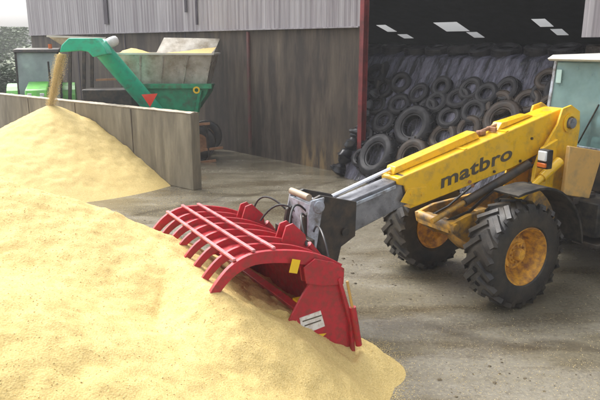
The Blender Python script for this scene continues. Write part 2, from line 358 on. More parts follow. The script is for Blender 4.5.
# ------------------------------------------------------------ tyres on the sheet
def tyre_mesh(R,w,hole,lugs=0,name='tyre',m='oldtyre'):
    hw=w/2; b=MB()
    e=R-hole; half=[(hole,.50),(hole+.06*e,.66),(hole+.16*e,.70),(hole+.20*e,.84),(hole+.45*e,1.04),(hole+.60*e,1.05),(hole+.64*e,1.01),(hole+.80*e,.93),(hole+.90*e,.78),(hole+.97*e,.58),(R,.3)]; prof=[(r,-hw*q) for r,q in half]+[(r,hw*q) for r,q in half[::-1]]+[(hole+.03,hw*.5),(R*.9,hw*.6),(R*.93,0),(R*.9,-hw*.6),(hole+.03,-hw*.5)]
    b.lathe(prof,(0,0,0),'z',44,True)
    if lugs:
        for k in range(lugs):
            for sd in(-1,1):
                a=2*PI*(k+(.5 if sd>0 else 0))/lugs
                mx=Matrix.Rotation(a,4,'Z')@Matrix.Translation((R*1.0,0,sd*hw*.5))@Matrix.Rotation(sd*.7,4,'X')
                bb=MB().box((0,0,0),(R*.07,R*.1,hw*1.15)); b.add(bb.v,bb.f,mx)
    else:
        n=60
        for k in range(n):
            a=2*PI*k/n; mx=Matrix.Rotation(a,4,'Z')@Matrix.Translation((R*1.0,0,0))
            for zz in(-.55,0,.55):
                bb=MB().box((0,0,zz*hw),(.016,R*2*PI/n*.6,hw*.4)); b.add(bb.v,bb.f,mx)
    o=b.build(name,m,smooth=True,ang=35); me=o.data; bpy.data.objects.remove(o); return me
T_car=[tyre_mesh(.31,.21,.145),tyre_mesh(.34,.23,.165),tyre_mesh(.30,.20,.14,m='browntyre')]
T_brown=tyre_mesh(.34,.22,.165,m='browntyre')
T_big=tyre_mesh(.60,.36,.29,16); T_bigb=tyre_mesh(.56,.34,.27,16,m='browntyre')
fdir=Vector((0,TY-BY,TZ-BZ)).normalized(); fnorm=Vector((0,-fdir.z,fdir.y))
Rs=Matrix.Rotation(srz,3,'Z')
def facehit(px,py,off):
    r=rot@ray(px,py); p0=Vector((0,BY,0))+fnorm*off
    s=(p0-camS).dot(fnorm)/r.dot(fnorm); return camS+r*s
ftyres=[ # px,py,diameter px,kind,label
 (384,89.5,20,'c','black car tyre high at the left edge of the silage sheet beside the red post'),
 (401,83,20,'c','highest car tyre on the sheeted face, near its left edge'),
 (419.5,94,20,'c','car tyre just above the big tractor tyre on the sheeted face'),
 (442,87,20,'c','second highest car tyre on the sheeted face, right of the topmost one'),
 (400,105,21,'c','car tyre between the left edge column and the big tractor tyre'),
 (437,103,22,'c','car tyre up and to the right of the big tractor tyre'),
 (384.5,122,23,'c','car tyre directly above the lowest left tractor tyre'),
 (414.5,127,40,'b','largest treaded tractor tyre in the middle of the sheeted face'),
 (459,99,22,'c','pale rimmed car tyre in the upper row above the yellow boom'),
 (487,94.5,22,'c','car tyre with wet shine high above the middle of the boom'),
 (450,118,22,'c','car tyre right of the big tractor tyre and left of a brownish one'),
 (475,112.5,23,'c','car tyre just above the boom lettering in the second row'),
 (378,156,41,'b','lowest large tractor tyre leaning at the left foot of the sheet'),
 (444,138,27,'B','brown mud stained tyre touching the top edge of the boom'),
 (413,157,34,'Y','brown stained large tyre half hidden behind the boom tip'),
 (470,130,26,'B','brown muddy tyre close behind the boom above its lettering'),
 (500,104,24,'B','tilted tyre with a rusty brown inside above the rear of the boom'),
 (528,103,25,'B','light brown stained tyre between two others behind the boom'),
 (559,91,23,'c','tyre beside the cab glass standing clear of the others'),
 (551,108,23,'B','brown tyre directly behind the boom pivot'),
 (503,120,30,'Y','large brownish tyre low behind the top guard of the boom'),
 (376,74,17,'c','small dark tyre tucked against the shed post near the sheet top'),
 (377,105,18,'c','dark car tyre in the left edge column under the highest ones'),
 (367,137,16,'c','tyre pressed against the red post halfway down the sheet'),
 (361,158,15,'c','tyre half sunk in the sheet folds at the foot of the red post'),
 (393,141,17,'c','small dark tyre squeezed between the two big tractor tyres'),
 (428,109,15,'c','small tyre showing between the big tractor tyre and the one above right'),
]
for px,py,dp,k,lab in ftyres:
    off=.12 if k in 'cB' else .2
    P=facehit(px,py,off); dist=(P-camS).length
    Rad=dp/618*dist/2*1.10*random.uniform(.96,1.06)
    if k=='c': me=random.choice(T_car[:2]); r0=.31 if me==T_car[0] else .34
    elif k=='B': me=T_brown; r0=.34
    elif k=='b': me=T_big; r0=.62
    else: me=T_bigb; r0=.57
    o=bpy.data.objects.new('old_tyre',me); COL.objects.link(o)
    o.location=S1+Rs@P
    nrm=(Rs@fnorm)
    nrm=(nrm+Vector((random.uniform(-.2,.2),random.uniform(-.18,.18),random.uniform(-.1,.25)))).normalized()
    o.rotation_mode='QUATERNION'; q=nrm.to_track_quat('Z','Y'); o.rotation_quaternion=q
    sc_=min(1.5,max(.8,Rad/r0)); o.scale=(sc_,sc_,sc_)
    tag(o,lab,'tyre','old tyres weighting the face of the silage sheet')
# half hidden tyres filling the gaps of the face
rr_=random.Random(11); placed=[(t[0],t[1],t[2]) for t in ftyres]; tries=0; nfill=0
while nfill<26 and tries<6000:
    tries+=1; px=rr_.uniform(372,560); py=rr_.uniform(80,160)
    if py<86+.03*(px-372) and px<540: continue
    if py>176-.44*(px-398)+14 and px>398: continue
    dmin=min(math.hypot(px-a,(py-b)*1.1)-.42*c for a,b,c in placed)
    if dmin<5.8: continue
    placed.append((px,py,19)); nfill+=1
    P=facehit(px,py,.10); o=bpy.data.objects.new('old_tyre',rr_.choice(T_car)); COL.objects.link(o); o.location=S1+Rs@P
    nrm=(Rs@fnorm+Vector((rr_.uniform(-.25,.25),rr_.uniform(-.2,.2),rr_.uniform(-.1,.3)))).normalized()
    o.rotation_mode='QUATERNION'; o.rotation_quaternion=nrm.to_track_quat('Z','Y'); k=rr_.uniform(.8,.95); o.scale=(k,k,k)
    tag(o,'tilted old tyre wedged half hidden between bigger tyres on the sheeted face','tyre','wedged tyres between the others on the silage face')
print('fill',nfill)
# tyres lying along the top
rowdef=[(TY+.42,[(.05+.66*k) for k in range(-2,10)]),(TY+1.25,[(.3+.7*k) for k in range(-3,12)]),(TY+2.3,[(0+.75*k) for k in range(-4,13)])]
tnames=['front row','second row','third row']
for ri,(yy,xs_) in enumerate(rowdef):
    for k,x in enumerate(xs_):
        me=T_car[random.choice((0,1,0,1,2))]
        o=bpy.data.objects.new('old_tyre',me); COL.objects.link(o)
        lz=TZ+.19+random.uniform(-.01,.02)
        P=Vector((x+random.uniform(-.1,.1),yy+random.uniform(-.1,.1),lz)); o.location=S1+Rs@P
        o.rotation_euler=(random.uniform(-.16,.2),random.uniform(-.14,.14),random.uniform(0,6)); 
        o.rotation_euler=(Matrix.Rotation(srz,3,'Z')@Matrix.Rotation(random.uniform(.05,.38) if ri==0 else random.uniform(0,.15),3,'X')@Matrix.Rotation(random.uniform(-.12,.12),3,'Y')@Matrix.Rotation(random.uniform(0,6),3,'Z')).to_euler()
        tag(o,'old tyre lying flat along the top shoulder of the silage sheet','tyre','old tyres lying flat on top of the silage')

# ------------------------------------------------------------ bay wall
B0=Vector((-2.47,13.97,0)); bd=Vector((-.778,.629,0)); brz=math.atan2(-bd.y,-bd.x)
bay=tag(empty('concrete_wall',B0,brz),'low wet concrete bay wall with a paler top edge behind the far grain heap','concrete wall')
L=14.0; nW=70
def wallmesh():
    b=MB(); b.box((-L/2,.13,.885),(L,.26,1.77)); return b
o=wallmesh().build('wall_panel','bay',bay,.015)
cb=grid(120,7,lambda i,j:(-L*i/119-.0,-.012+.284*j/6,1.775+.022+.018*fbm(i*.35,j*.6)-.02*(abs(j-3)/3)**3)); 
cb.box((-L/2,.13,1.773),(L-.01,.28,.02))
cb.build('wall_cap','baytop',bay,smooth=True,ang=180)
for x in (-2.2,-4.7,-7.2,-9.7): MB().box((x,-.006,.88),(.025,.01,1.72)).build('panel_joint','cwall',bay)

# ------------------------------------------------------------ grain heaps
crest=[at(-160,140,7.2),at(0,177,6.3),at(60,197,6.4),at(90,207,6.5),at(106,211.5,6.4),at(150,236,6.15),at(180,263,5.75),at(212,291,5.15),at(248,309,5.2),at(284,323,5.45),at(318,335,5.72),at(350,345,5.85),at(368,353,5.8)]
crest2=[at(364,355,5.8),at(357,375,5.45),at(346,398,5.15)]
def segd(p,a,b):
    ab=Vector((b.x-a.x,b.y-a.y)); ap=Vector((p[0]-a.x,p[1]-a.y)); t=max(0,min(1,ap.dot(ab)/ab.length_squared))
    return (ap-ab*t).length, a.z+(b.z-a.z)*t
def heap_z(x,y,nz=True):
    z=-1
    for c in (crest,crest2):
        for a,b in zip(c,c[1:]):
            d,h=segd((x,y),a,b)
            # near side (towards the viewer) falls gently, far side steeper
            rt=min(1,max(0,(x+1.3)/1.6)); t_=((x-a.x)*(b.x-a.x)+(y-a.y)*(b.y-a.y))
            px=300+618*x/(y*.97+.6); cy=a.y+(b.y-a.y)*(min(1,max(0,(x-a.x)/(b.x-a.x+1e-6))))
            far=y>cy
            sl=(.62+.25*rt) if far else .42+.45*rt
            if c is crest2: sl=.85
            zz=h+.095*rt-sl*(math.sqrt(d*d+.0025)-.05)
            z=max(z,zz)
    # bulk of heap towards the left foreground
    d=math.hypot(x+2.6,y-3.9); z2=1.62-.58*math.sqrt(d*d+.6)+.58*.77
    k=.08; z=max(z,z2)+k*math.exp(-abs(z-z2)/k)*.5
    if z>0 and nz:
        n=.05*fbm(x*1.1,y*1.1,2)+.014*fbm(x*4,y*4,5)+.007*fbm(x*14,y*14,8)
        z+=n*min(1,max(0,z)/.25)
    return z
def clipped(nx,ny,fx,zf,name,m):
    b=MB(); P=[];idx={}
    for j in range(ny):
        for i in range(nx):
            x,y=fx(i,j); P.append((x,y,zf(x,y)))
    ok=[p[2]>-.03 for p in P]
    for j in range(ny-1):
        for i in range(nx-1):
            q=(j*nx+i,j*nx+i+1,(j+1)*nx+i+1,(j+1)*nx+i)
            if all(ok[k] for k in q):
                ff=[]
                for k in q:
                    if k not in idx: idx[k]=len(b.v); b.v.append(P[k])
                    ff.append(idx[k])
                b.f.append(tuple(ff))
    return b
hx0,hx1,hy0,hy1=-8.,1.6,1.2,9.5; NX,NY=330,290
hb=clipped(NX,NY,lambda i,j:(hx0+(hx1-hx0)*i/(NX-1),hy0+(hy1-hy0)*j/(NY-1)),heap_z,'grain_heap','grain')
def kernel(b,p,s):
    q=Matrix.Translation(p)@Matrix.Rotation(random.uniform(0,6),4,'Z')@Matrix.Rotation(random.uniform(0,6),4,'X')
    a=s; c=s*.55
    b.add([(a,0,0),(-a,0,0),(0,c,0),(0,-c,0),(0,0,c*.6),(0,0,-c*.6)],[(0,2,4),(2,1,4),(1,3,4),(3,0,4),(2,0,5),(1,2,5),(3,1,5),(0,3,5)],q)
heap=hb.build('grain_heap','grain',smooth=True,ang=180)
tag(heap,'large heap of pale yellow grain filling the left foreground','grain heap')
kb=MB(); n=0
while n<9000:
    x=random.uniform(-4,1.3); y=random.uniform(2.2,7.2)
    z=heap_z(x,y)
    if z<.01: continue
    kernel(kb,(x,y,z+.002),random.uniform(.004,.009)); n+=1
kb.build('loose_kernels','kern',heap)
# scattered grain on yard
sb=MB(); n=0
while n<15000:
    t=random.random()
    if t<.6:
        rr=abs(random.gauss(0,.16)); x=.72+rr; y=random.uniform(3.9,6.4)+random.gauss(0,.1)
    elif t<.8: x=random.gauss(2.1,1.3); y=random.gauss(5.5,1.2)
    elif t<.9: x=random.gauss(-2.9,.5); y=random.gauss(13.0,.7)
    else: x=random.gauss(-.5,.8); y=random.gauss(7.6,.7)
    if heap_z(x,y,False)>.0: n+=1; continue
    kernel(sb,(x,y,.004),random.uniform(.004,.007)); n+=1
tag(sb.build('spilled_grain','kern'),'thin scatter of spilled grain on the wet yard around the heaps','spilled grain',kind='stuff')
# mud clods trodden over the yard
mc=MB()
for _ in range(1500):
    x=random.uniform(-3,7); y=random.uniform(4.5,17)
    if noise.noise(Vector((x*.8,y*.8,3)))<-.05 or heap_z(x,y,False)>0: continue
    r=random.uniform(.006,.02)*(1 if random.random()<.93 else 2); v=[]
    q=Matrix.Translation((x,y,.003))@Matrix.Rotation(random.uniform(0,6),4,'Z')@Matrix.Diagonal((1,random.uniform(.5,1),.45,1))
    mc.add([(r*math.cos(a)*random.uniform(.7,1.2),r*math.sin(a)*random.uniform(.7,1.2),0) for a in [k*PI/3 for k in range(6)]]+[(r*.5*math.cos(a),r*.5*math.sin(a),r*random.uniform(.6,1)) for a in [k*PI/3 for k in range(6)]],[(i,(i+1)%6,6+(i+1)%6,6+i) for i in range(6)]+[tuple(range(6,12))],q)
tag(mc.build('mud_clods',mat('mud_crumbs',(.10,.078,.045),.8,var=.5,vs=3)),'small crumbs of mud trodden over the wet yard','mud crumbs',kind='stuff')
# far heap
AP=at(51,106,16.1); AP.z+=.03
def far_z(x,y):
    d=math.hypot(x-AP.x,y-AP.y); z=AP.z+.05-.49*math.sqrt(d*d+.012)
    if z>-.05: z+=(.05*fbm(x*.9,y*.9,3)+.02*fbm(x*3,y*3,6)+.008*fbm(x*9,y*9,6))*min(1,max(0,z)/.3)*min(1,d/.6)
    # keep in front of wall
    return z
def farfx(i,j):
    # grid in wall frame so the edge meets the wall
    u=-12.5+13*i/239; v=-4.6+4.59*j/139
    return (B0.x-bd.x*u, B0.y-bd.y*u+0) if False else (B0.x+(-bd.x)*u+(bd.y)*v, B0.y+(-bd.y)*u+(-bd.x)*v)
fb=clipped(240,140,farfx,far_z,'grain_heap','grain2')
tag(fb.build('grain_heap','grain2',smooth=True,ang=180),'far conical heap of yellow grain against the concrete wall under the falling stream','grain heap')
# stream
SP=at(62,56,16.25)
st=MB(); path=[];rs=[]
for k in range(41):
    t=k/40; path.append(Vector((SP.x+(AP.x-SP.x)*t**.75,SP.y+(AP.y-SP.y)*t,SP.z+.05+(AP.z-.05-SP.z)*t))); rs.append(.075-.03*t)
st.tube(path,rs,14)
for k,v in enumerate(st.v):
    v=Vector(v); n_=noise.noise_vector(Vector((v.x*9,v.y*9,v.z*5)))*.035; st.v[k]=tuple(v+Vector((n_.x,n_.y,0)))
so=st.build('grain_stream','grain2',smooth=True,ang=180)
tag(so,'ragged stream of grain falling from the green spout onto the far heap','grain stream')
kb=MB()
for _ in range(16000):
    t=random.random(); c=path[0].lerp(path[-1],t); a=random.uniform(0,2*PI); r=abs(random.gauss(.06,.05))*(1.2-.3*t)
    kernel(kb,(c.x+r*math.cos(a)+random.uniform(-.03,.03),c.y+r*math.sin(a),c.z),random.uniform(.006,.013))
kb.build('flying_kernels','kern',so)

# ------------------------------------------------------------ grain machine (crimper)
def Yl(px,py,Y): return at(px,py,Y)
GO=Vector((-4.0,18.4,0))
mill=tag(empty('grain_mill',GO,0),'green trailed grain mill with dirty grey hopper and side auger behind the wall','grain mill')
def G_(px,py,Y): return at(px,py,Y)-GO
def quadhop(tl,tr,bl,br,dy,dyb,t=.03):
    """open hopper: front top left/right, front bottom left/right, depth at top / bottom inset"""
    b=MB()
    TL=tl;TR=tr;TL2=tl+Vector((0,dy,0));TR2=tr+Vector((0,dy,0))
    BL=bl+Vector((0,dyb,0));BR=br+Vector((0,dyb,0));BL2=bl+Vector((0,dy-dyb,0));BR2=br+Vector((0,dy-dyb,0))
    c=(TL+TR2)/2
    def inn(p): return p+(Vector((c.x,c.y,p.z))-p).normalized()*t
    o=[TL,TR,TR2,TL2,BL,BR,BR2,BL2]; i=[inn(p) for p in o]
    b.v=[tuple(p) for p in o+i]
    for a,e in((0,1),(1,2),(2,3),(3,0)):
        b.f+=[(a,e,e+4,a+4),(a+8,e+8,e+12,a+12),(a,e,e+8,a+8)]
    b.f.append((4,5,6,7)); return b
Yh=17.9
quadhop(G_(113,54,Yh),G_(212,54.5,Yh),G_(133,86,Yh),G_(205,86,Yh),1.5,.25).build('hopper','hoppergrey',mill)
rm=MB()
a=G_(112,53.6,Yh-.03);b=G_(213,54,Yh-.03); 
for p,q in((a,b),(b,b+Vector((0,1.56,0))),(b+Vector((0,1.56,0)),a+Vector((0,1.56,0))),(a+Vector((0,1.56,0)),a)): rm.bar(p,q,.05,.05)
rm.build('hopper_rim','palegrey',mill)
for px in (140,163,188):
    MB().bar(G_(px,56,Yh-.02),G_(140+(px-140)*.9,84,Yh+.22),.035,.04).build('hopper_rib','hoppergrey',mill)
# raised back sheet
p=[G_(156,53.5,Yh+1.45),G_(213,54.5,Yh+1.45),G_(220,38.5,Yh+1.9),G_(164,37.5,Yh+1.9)]
b=MB(); b.v=[tuple(k) for k in p]+[tuple(k+Vector((0,.02,-.005))) for k in p]; b.f=[(0,1,2,3),(7,6,5,4),(0,4,5,1),(1,5,6,2),(2,6,7,3),(3,7,4,0)]
b.build('back_sheet','hoppergrey',mill)
# grain in the hopper
def hopg(i,j):
    p=G_(117+93*i/39,52.5,Yh); x=p.x; y=p.y+.06+1.36*j/15; z=p.z-.05
    t=i/39; z+=.16*math.exp(-((t-.10)/.14)**2)*math.sin(PI*j/15)+.30*max(0,(t-.35))*(j/15)+.015*fbm(x*5,y*5)
    return (x,y,z)
grid(40,16,hopg).build('hopper_grain','grain2',mill,smooth=True,ang=180)
# green body
bb=MB(); z0=G_(0,103,Yh+.1).z; z1=G_(0,86,Yh+.1).z
xl=G_(138,0,Yh).x; xr=G_(206,0,Yh).x
bb.prism([(xl,z1),(xr,z1),(xr-.1,z1-.25),(xr-.45,z0-.25),(xl+.3,z0-.25)],Yh-GO.y+.1,Yh-GO.y+1.3)
bb.build('mill_body','green',mill,.02)
MB().box(((xl+xr)/2,Yh-GO.y+.05,z1+.0),(xr-xl+.15,.12,.14)).build('body_flange','green',mill,.01)
# yellow grain dribbles on the flange / round emblem
tb=MB(); c=G_(196.5,90,Yh-.04); tb.lathe([(.055,-.012),(.10,-.012),(.10,.012),(.055,.012)],c,'y',20,True); tb.build('round_guard','sticker',mill)
MB().bar(G_(201,90,Yh),G_(195,124,Yh+.1),.12,.1).build('leg','green',mill,.01)
ch=MB(); ch.box((-.3,.25,.62),(2.9,.1,.14)); ch.box((-.3,1.0,.62),(2.9,.1,.14)); ch.box((-.3,.62,.62),(.12,.9,.12)); ch.build('chassis','dark',mill,.008)
for a,b_,nm in(((188,125),(210,123.5),'cross_bar'),((186,152),(223,147.5),'cross_bar'),((196,163),(216,160.5),'cross_bar')):
    Y=17.6 if a[1]<160 else 17.5
    MB().bar(G_(*a,Y),G_(*b_,Y),.07,.07).build(nm,'rust',mill,.006)
MB().bar(G_(206,125,17.65),G_(210,163,17.55),.06,.06).build('support_leg','dark',mill)
MB().bar(G_(215,148,17.6),G_(206,162,17.55),.05,.05).build('support_leg','dark',mill)
def small_wheel(c,R,w,parent,rimm='rust'):
    b=MB(); hw=w/2
    b.lathe([(R*.55,-hw*.8),(R*.85,-hw),(R*.97,-hw*.8),(R,-hw*.4),(R,hw*.4),(R*.97,hw*.8),(R*.85,hw),(R*.55,hw*.8)],c,'y',36,True)
    wo=b.build('wheel','rubber',parent,smooth=True)
    r=MB(); r.lathe([(0,-hw*.3),(R*.3,-hw*.3),(R*.35,-hw*.55),(R*.56,-hw*.7),(R*.56,hw*.7),(0,hw*.5)],c,'y',28); r.build('rim',rimm,wo,smooth=True)
    return wo
cw=G_(199,138,17.95); small_wheel((cw.x,cw.y,.5),.5,.28,mill); small_wheel((cw.x,cw.y+1.4,.5),.5,.28,mill)
small_wheel((cw.x-2.6,cw.y+.2,.5),.5,.28,mill)
# auger tube
A0=G_(98,45,16.6); A1=G_(149,104,17.7); A2=A1+(A1-A0).normalized()*.9
MB().tube([A0,A1,A2],.235,20).build('auger_tube','greenb',mill,smooth=True)
# elbow hood: top of the auger bending to the spout
hd=MB()
E=[(72,38),(99,38),(107,47),(110,54),(96,57),(91,51.5),(82,50.5),(72,51.5),(63,52),(65,45)]
pts=[G_(x,y,16.35) for x,y in E]
n=len(pts); hd.v=[tuple(p+Vector((0,-.25,0))) for p in pts]+[tuple(p+Vector((0,.24,0))) for p in pts]
hd.f=[tuple(range(n)),tuple(range(2*n-1,n-1,-1))]+[(i,i+n,(i+1)%n+n,(i+1)%n) for i in range(n)]
hd.build('spout_hood','greenb',mill,.025)
# feed tray beyond
p=[G_(47,36,19.6),G_(106,38.3,19.6),G_(88,50,19.8),G_(66,48,19.8)]
b=MB(); b.v=[tuple(k) for k in p]+[tuple(k+Vector((0,.9,0))) for k in p]; b.f=[(0,1,2,3),(7,6,5,4),(0,4,5,1),(1,5,6,2),(2,6,7,3),(3,7,4,0)]
b.build('feed_tray','hoppergrey',mill,.01)
MB().bar(p[0]+Vector((0,-.02,0)),p[1]+Vector((0,-.02,0)),.05,.06).build('tray_rim','palegrey',mill)
# frame under tray, and dark works
for px in (70,84,92): MB().bar(G_(px,50,19.9),G_(px,118,19.9),.09,.09).build('frame_post','dark',mill)
MB().box((G_(105,0,19.0).x,.5,1.55),(1.5,.8,.9)).build('gear_housing','dark',mill,.04)
MB().bar(G_(96,80,18.6),G_(140,78,18.6),.06,.06).build('guard_rail','rust',mill)
# warning triangle
p=[G_(141.5,94.5,16.9),G_(157.5,93.5,16.9),G_(150,107,16.9)]
b=MB(); b.v=[tuple(k) for k in p]+[tuple(k+Vector((0,.015,0))) for k in p]; b.f=[(0,1,2),(5,4,3),(0,3,4,1),(1,4,5,2),(2,5,3,0)]
b.build('warning_triangle','warn',mill)
MB().bar(p[2]+Vector((0,.03,.1)),G_(150,118,17.1),.03,.03).build('triangle_post','dark',mill)
# white sack on the hopper edge
sk=MB(); c0=at(101.5,47.5,16.7); c1=at(118,38.5,16.9)
sk.tube([c0.lerp(c1,t) for t in (0,.05,.15,.35,.6,.85,.95,1)],[.03,.08,.11,.125,.13,.12,.09,.03],16)
for k,v in enumerate(sk.v): sk.v[k]=tuple(Vector(v)+noise.noise_vector(Vector(v)*5)*.03)
tag(sk.build('sack','white',smooth=True,ang=180),'rolled white sack lying over the top of the green auger','sack')

# ------------------------------------------------------------ tractor behind the wall
tr=tag(empty('tractor',(-9.75,23.6,0),math.radians(-72)),'green tractor with a glazed cab parked behind the concrete wall','tractor')
MB().prism([(-.9,1.3),(.62,1.3),(.62,1.75),(.35,3.0),(-.85,3.0),(-1.0,1.8)],-.7,.7).build('cab','glass2',tr,.02)
cf=MB()
for y in(-.72,.72):
    for a,b_ in(((.64,1.3),(.37,3.0)),((-.2,1.3),(-.2,3.0)),((-1.0,1.5),(-.86,3.0)),((-1,1.55),(.64,1.4))): cf.bar((a[0],y,a[1]),(b_[0],y,b_[1]),.07,.07)
cf.build('cab_frame','black',tr)
MB().prism([(-1.0,3.0),(.5,3.0),(.45,3.12),(-.9,3.16)],-.78,.78).build('cab_roof','dark',tr,.03)
MB().tube([(-.1,.45,3.14),(-.1,.45,3.3)],.07,12).build('beacon','amber',tr,smooth=True)
MB().prism([(.66,1.0),(2.3,1.0),(2.4,1.5),(2.2,1.78),(.66,1.98)],-.36,.36).build('bonnet','tgreen',tr,.05)
MB().box((2.42,0,1.3),(.05,.56,.5)).build('grille','black',tr,.01)
for s in(-1,1): MB().box((2.43,.2*s,1.62),(.05,.14,.1)).build('headlight','lens',tr,.01)
MB().box((.9,0,.75),(2.8,.4,.5)).build('chassis','dark',tr,.02)
MB().tube([(1.3,.42,1.7),(1.3,.42,2.7)],.035,10).build('exhaust','dark',tr,smooth=True)
for s in(-1,1):
    small_wheel((2.0,.8*s,.58),.58,.36,tr,'sticker'); small_wheel((-.6,.95*s,.85),.85,.46,tr,'sticker')
    fe=MB(); n=10
    fe.prism([(-.6+1.0*math.cos(math.radians(t)),.85+1.0*math.sin(math.radians(t))) for t in range(20,171,15)]+[(-.6+.94*math.cos(math.radians(t)),.85+.94*math.sin(math.radians(t))) for t in range(170,19,-15)],s*.74,s*1.2); fe.build('mudguard','tgreen',tr)

# ------------------------------------------------------------ loader
LX,LY,YAW=2.33,8.257,30.39
lrz=math.atan2(-math.sin(math.radians(YAW)),-math.cos(math.radians(YAW)))
ld=tag(empty('loader',(LX,LY,0),lrz),'yellow telescopic loader with mud covered tyres reaching its boom towards the red grab','loader')
def loader_wheel(x,y,side):
    c=(x,y,.70); R=.66; hw=.22
    b=MB(); b.lathe([(.36,-hw*.85),(.40,-hw),(.52,-hw*1.08),(R*.93,-hw*.98),(R*.985,-hw*.7),(R,-hw*.3),(R,hw*.3),(R*.985,hw*.7),(R*.93,hw*.98),(.52,hw*1.08),(.40,hw),(.36,hw*.85)],c,'y',64,True)
    N=20
    for k in range(N):
        for sd in(-1,1):
            a=2*PI*(k+(.5 if sd>0 else 0))/N
            mx=Matrix.Translation(c)@Matrix.Rotation(-a,4,'Y')@Matrix.Translation((R+.0,sd*hw*.53,0))@Matrix.Rotation(-sd*.75,4,'X')
            v=[];  # tapered lug
            for (dx,wz) in((-.03,.050),(.030,.030)):
                for yy in(-1,1):
                    for zz in(-1,1): v.append((dx-(.012 if yy*sd>0 else 0),yy*hw*.62,zz*wz))
            b.add(v,[(0,1,3,2),(4,6,7,5),(0,4,5,1),(2,3,7,6),(0,2,6,4),(1,5,7,3)],mx)
            # shoulder block down the sidewall
            mx2=Matrix.Translation(c)@Matrix.Rotation(-a-.13*1,4,'Y')
            v=[(R*.86,sd*hw*1.04,-.035),(R*.86,sd*hw*1.04,.035),(R*1.0,sd*hw*.98,-.04),(R*1.0,sd*hw*.98,.04),(R*.86,sd*hw*.8,-.035),(R*.86,sd*hw*.8,.035),(R*1.04,sd*hw*.8,-.035),(R*1.04,sd*hw*.8,.035)]
            b.add(v,[(0,1,3,2),(4,6,7,5),(0,4,5,1),(2,3,7,6),(0,2,6,4),(1,5,7,3)],mx2)
    w=b.build('wheel','rubber',ld,smooth=True,ang=30)
    s=side; r=MB()
    r.lathe([(.0,.03*s),(.20,.03*s),(.21,-.03*s),(.27,-.05*s),(.31,.06*s),(.335,.15*s),(.375,.19*s),(.385,.205*s),(.37,.205*s),(.35,.17*s)],c,'y',48)
    r.lathe([(.36,-.2),(.34,-.16),(.3,-.1),(.0,-.09)] if s>0 else [(.36,.2),(.34,.16),(.3,.1),(.0,.09)],c,'y',48)
    r.build('rim','rim',w,smooth=True,ang=30)
    hb_=MB(); hb_.lathe([(0,.14*s),(.06,.14*s),(.075,.12*s),(.085,.06*s),(.14,.055*s),(.15,.03*s)],c,'y',28)
    for k in range(10):
        a=2*PI*k/10; hb_.tube([(c[0]+.115*math.cos(a),c[1]+.05*s,c[2]+.115*math.sin(a)),(c[0]+.115*math.cos(a),c[1]+.085*s,c[2]+.115*math.sin(a))],.014,6)
    hb_.build('hub','rim',w,smooth=True,ang=30)
    return w
for x in(0,-2.75):
    loader_wheel(x,.823,1); loader_wheel(x,-.823,-1)
# axle, chassis
ax=MB(); ax.tube([(0,-.62,.7),(0,-.3,.7),(0,-.22,.72),(0,0,.74),(0,.22,.72),(0,.3,.7),(0,.62,.7)],[.09,.10,.17,.24,.17,.10,.09],18); ax.build('axle','orange',ld,smooth=True)
ax=MB(); ax.tube([(-2.75,-.62,.7),(-2.75,0,.74),(-2.75,.62,.7)],[.09,.2,.09],18); ax.build('axle','orange',ld,smooth=True)
cs=MB(); cs.prism([(.62,.92),(.66,1.06),(.35,1.14),(-.5,1.2),(-1.0,1.35),(-1.45,1.1),(-1.45,.55),(-.4,.58),(.3,.72)],-.36,-.30); cs.prism([(.62,.92),(.66,1.06),(.35,1.14),(-.5,1.2),(-1.0,1.35),(-1.45,1.1),(-1.45,.55),(-.4,.58),(.3,.72)],.30,.36)
cs.box((.55,0,.98),(.18,.6,.14)); cs.box((-.4,0,.85),(.25,.6,.3)); cs.box((-1.3,0,.8),(.2,.6,.5))
cs.build('front_chassis','orange',ld,.01)
MB().prism([(-1.5,.5),(-3.6,.5),(-3.7,.9),(-3.6,1.15),(-1.5,1.15)],-.4,.4).build('rear_chassis','dark',ld,.02)
MB().tube([(-1.47,0,.4),(-1.47,0,1.3)],.1,14).build('articulation_joint','dark',ld,smooth=True)
# bar at the front of the chassis seen between the wheels
tb=MB(); tb.tube([(.6,-.34,1.02),(.6,.40,1.0)],.06,14); tb.tube([(.58,.1,.98),(.1,.42,.92)],.045,12); tb.build('tow_frame','orange',ld,smooth=True)
# boom support tower
tw=[(-.95,1.2),(-1.0,1.75),(-1.36,2.2),(-1.44,2.42),(-1.62,2.46),(-1.82,2.36),(-1.86,2.1),(-1.78,1.2)]
for y in(-.27,.235): MB().prism(tw,y,y+.035).build('tower_plate','yellow',ld,.006)
MB().box((-1.6,0,1.45),(.3,.46,.5)).build('tower_brace','orange',ld,.01)
MB().tube([(-1.60,-.34,2.21),(-1.60,.34,2.21)],.075,20).build('pivot_pin','steel',ld,smooth=True)
bp=MB(); bp.lathe([(.09,.272),(.135,.275),(.14,.295),(.095,.30)],(-1.60,0,2.21),'y',28); bp.build('pivot_boss','yellow',ld,smooth=True)
# boom
rear=[(-1.60+.2*math.cos(math.radians(t)),2.21+.2*math.sin(math.radians(t))) for t in range(80,281,25)]
bo=MB(); bo.prism([(1.41,1.70),(1.395,1.62),(1.30,1.60),(1.19,1.29),(.55,1.405),(.11,1.49),(-.61,1.63),(-1.2,1.80)]+rear[::-1]+[(-1.40,2.375)],-.17,.17)
bo.build('boom','yellow',ld,.014)
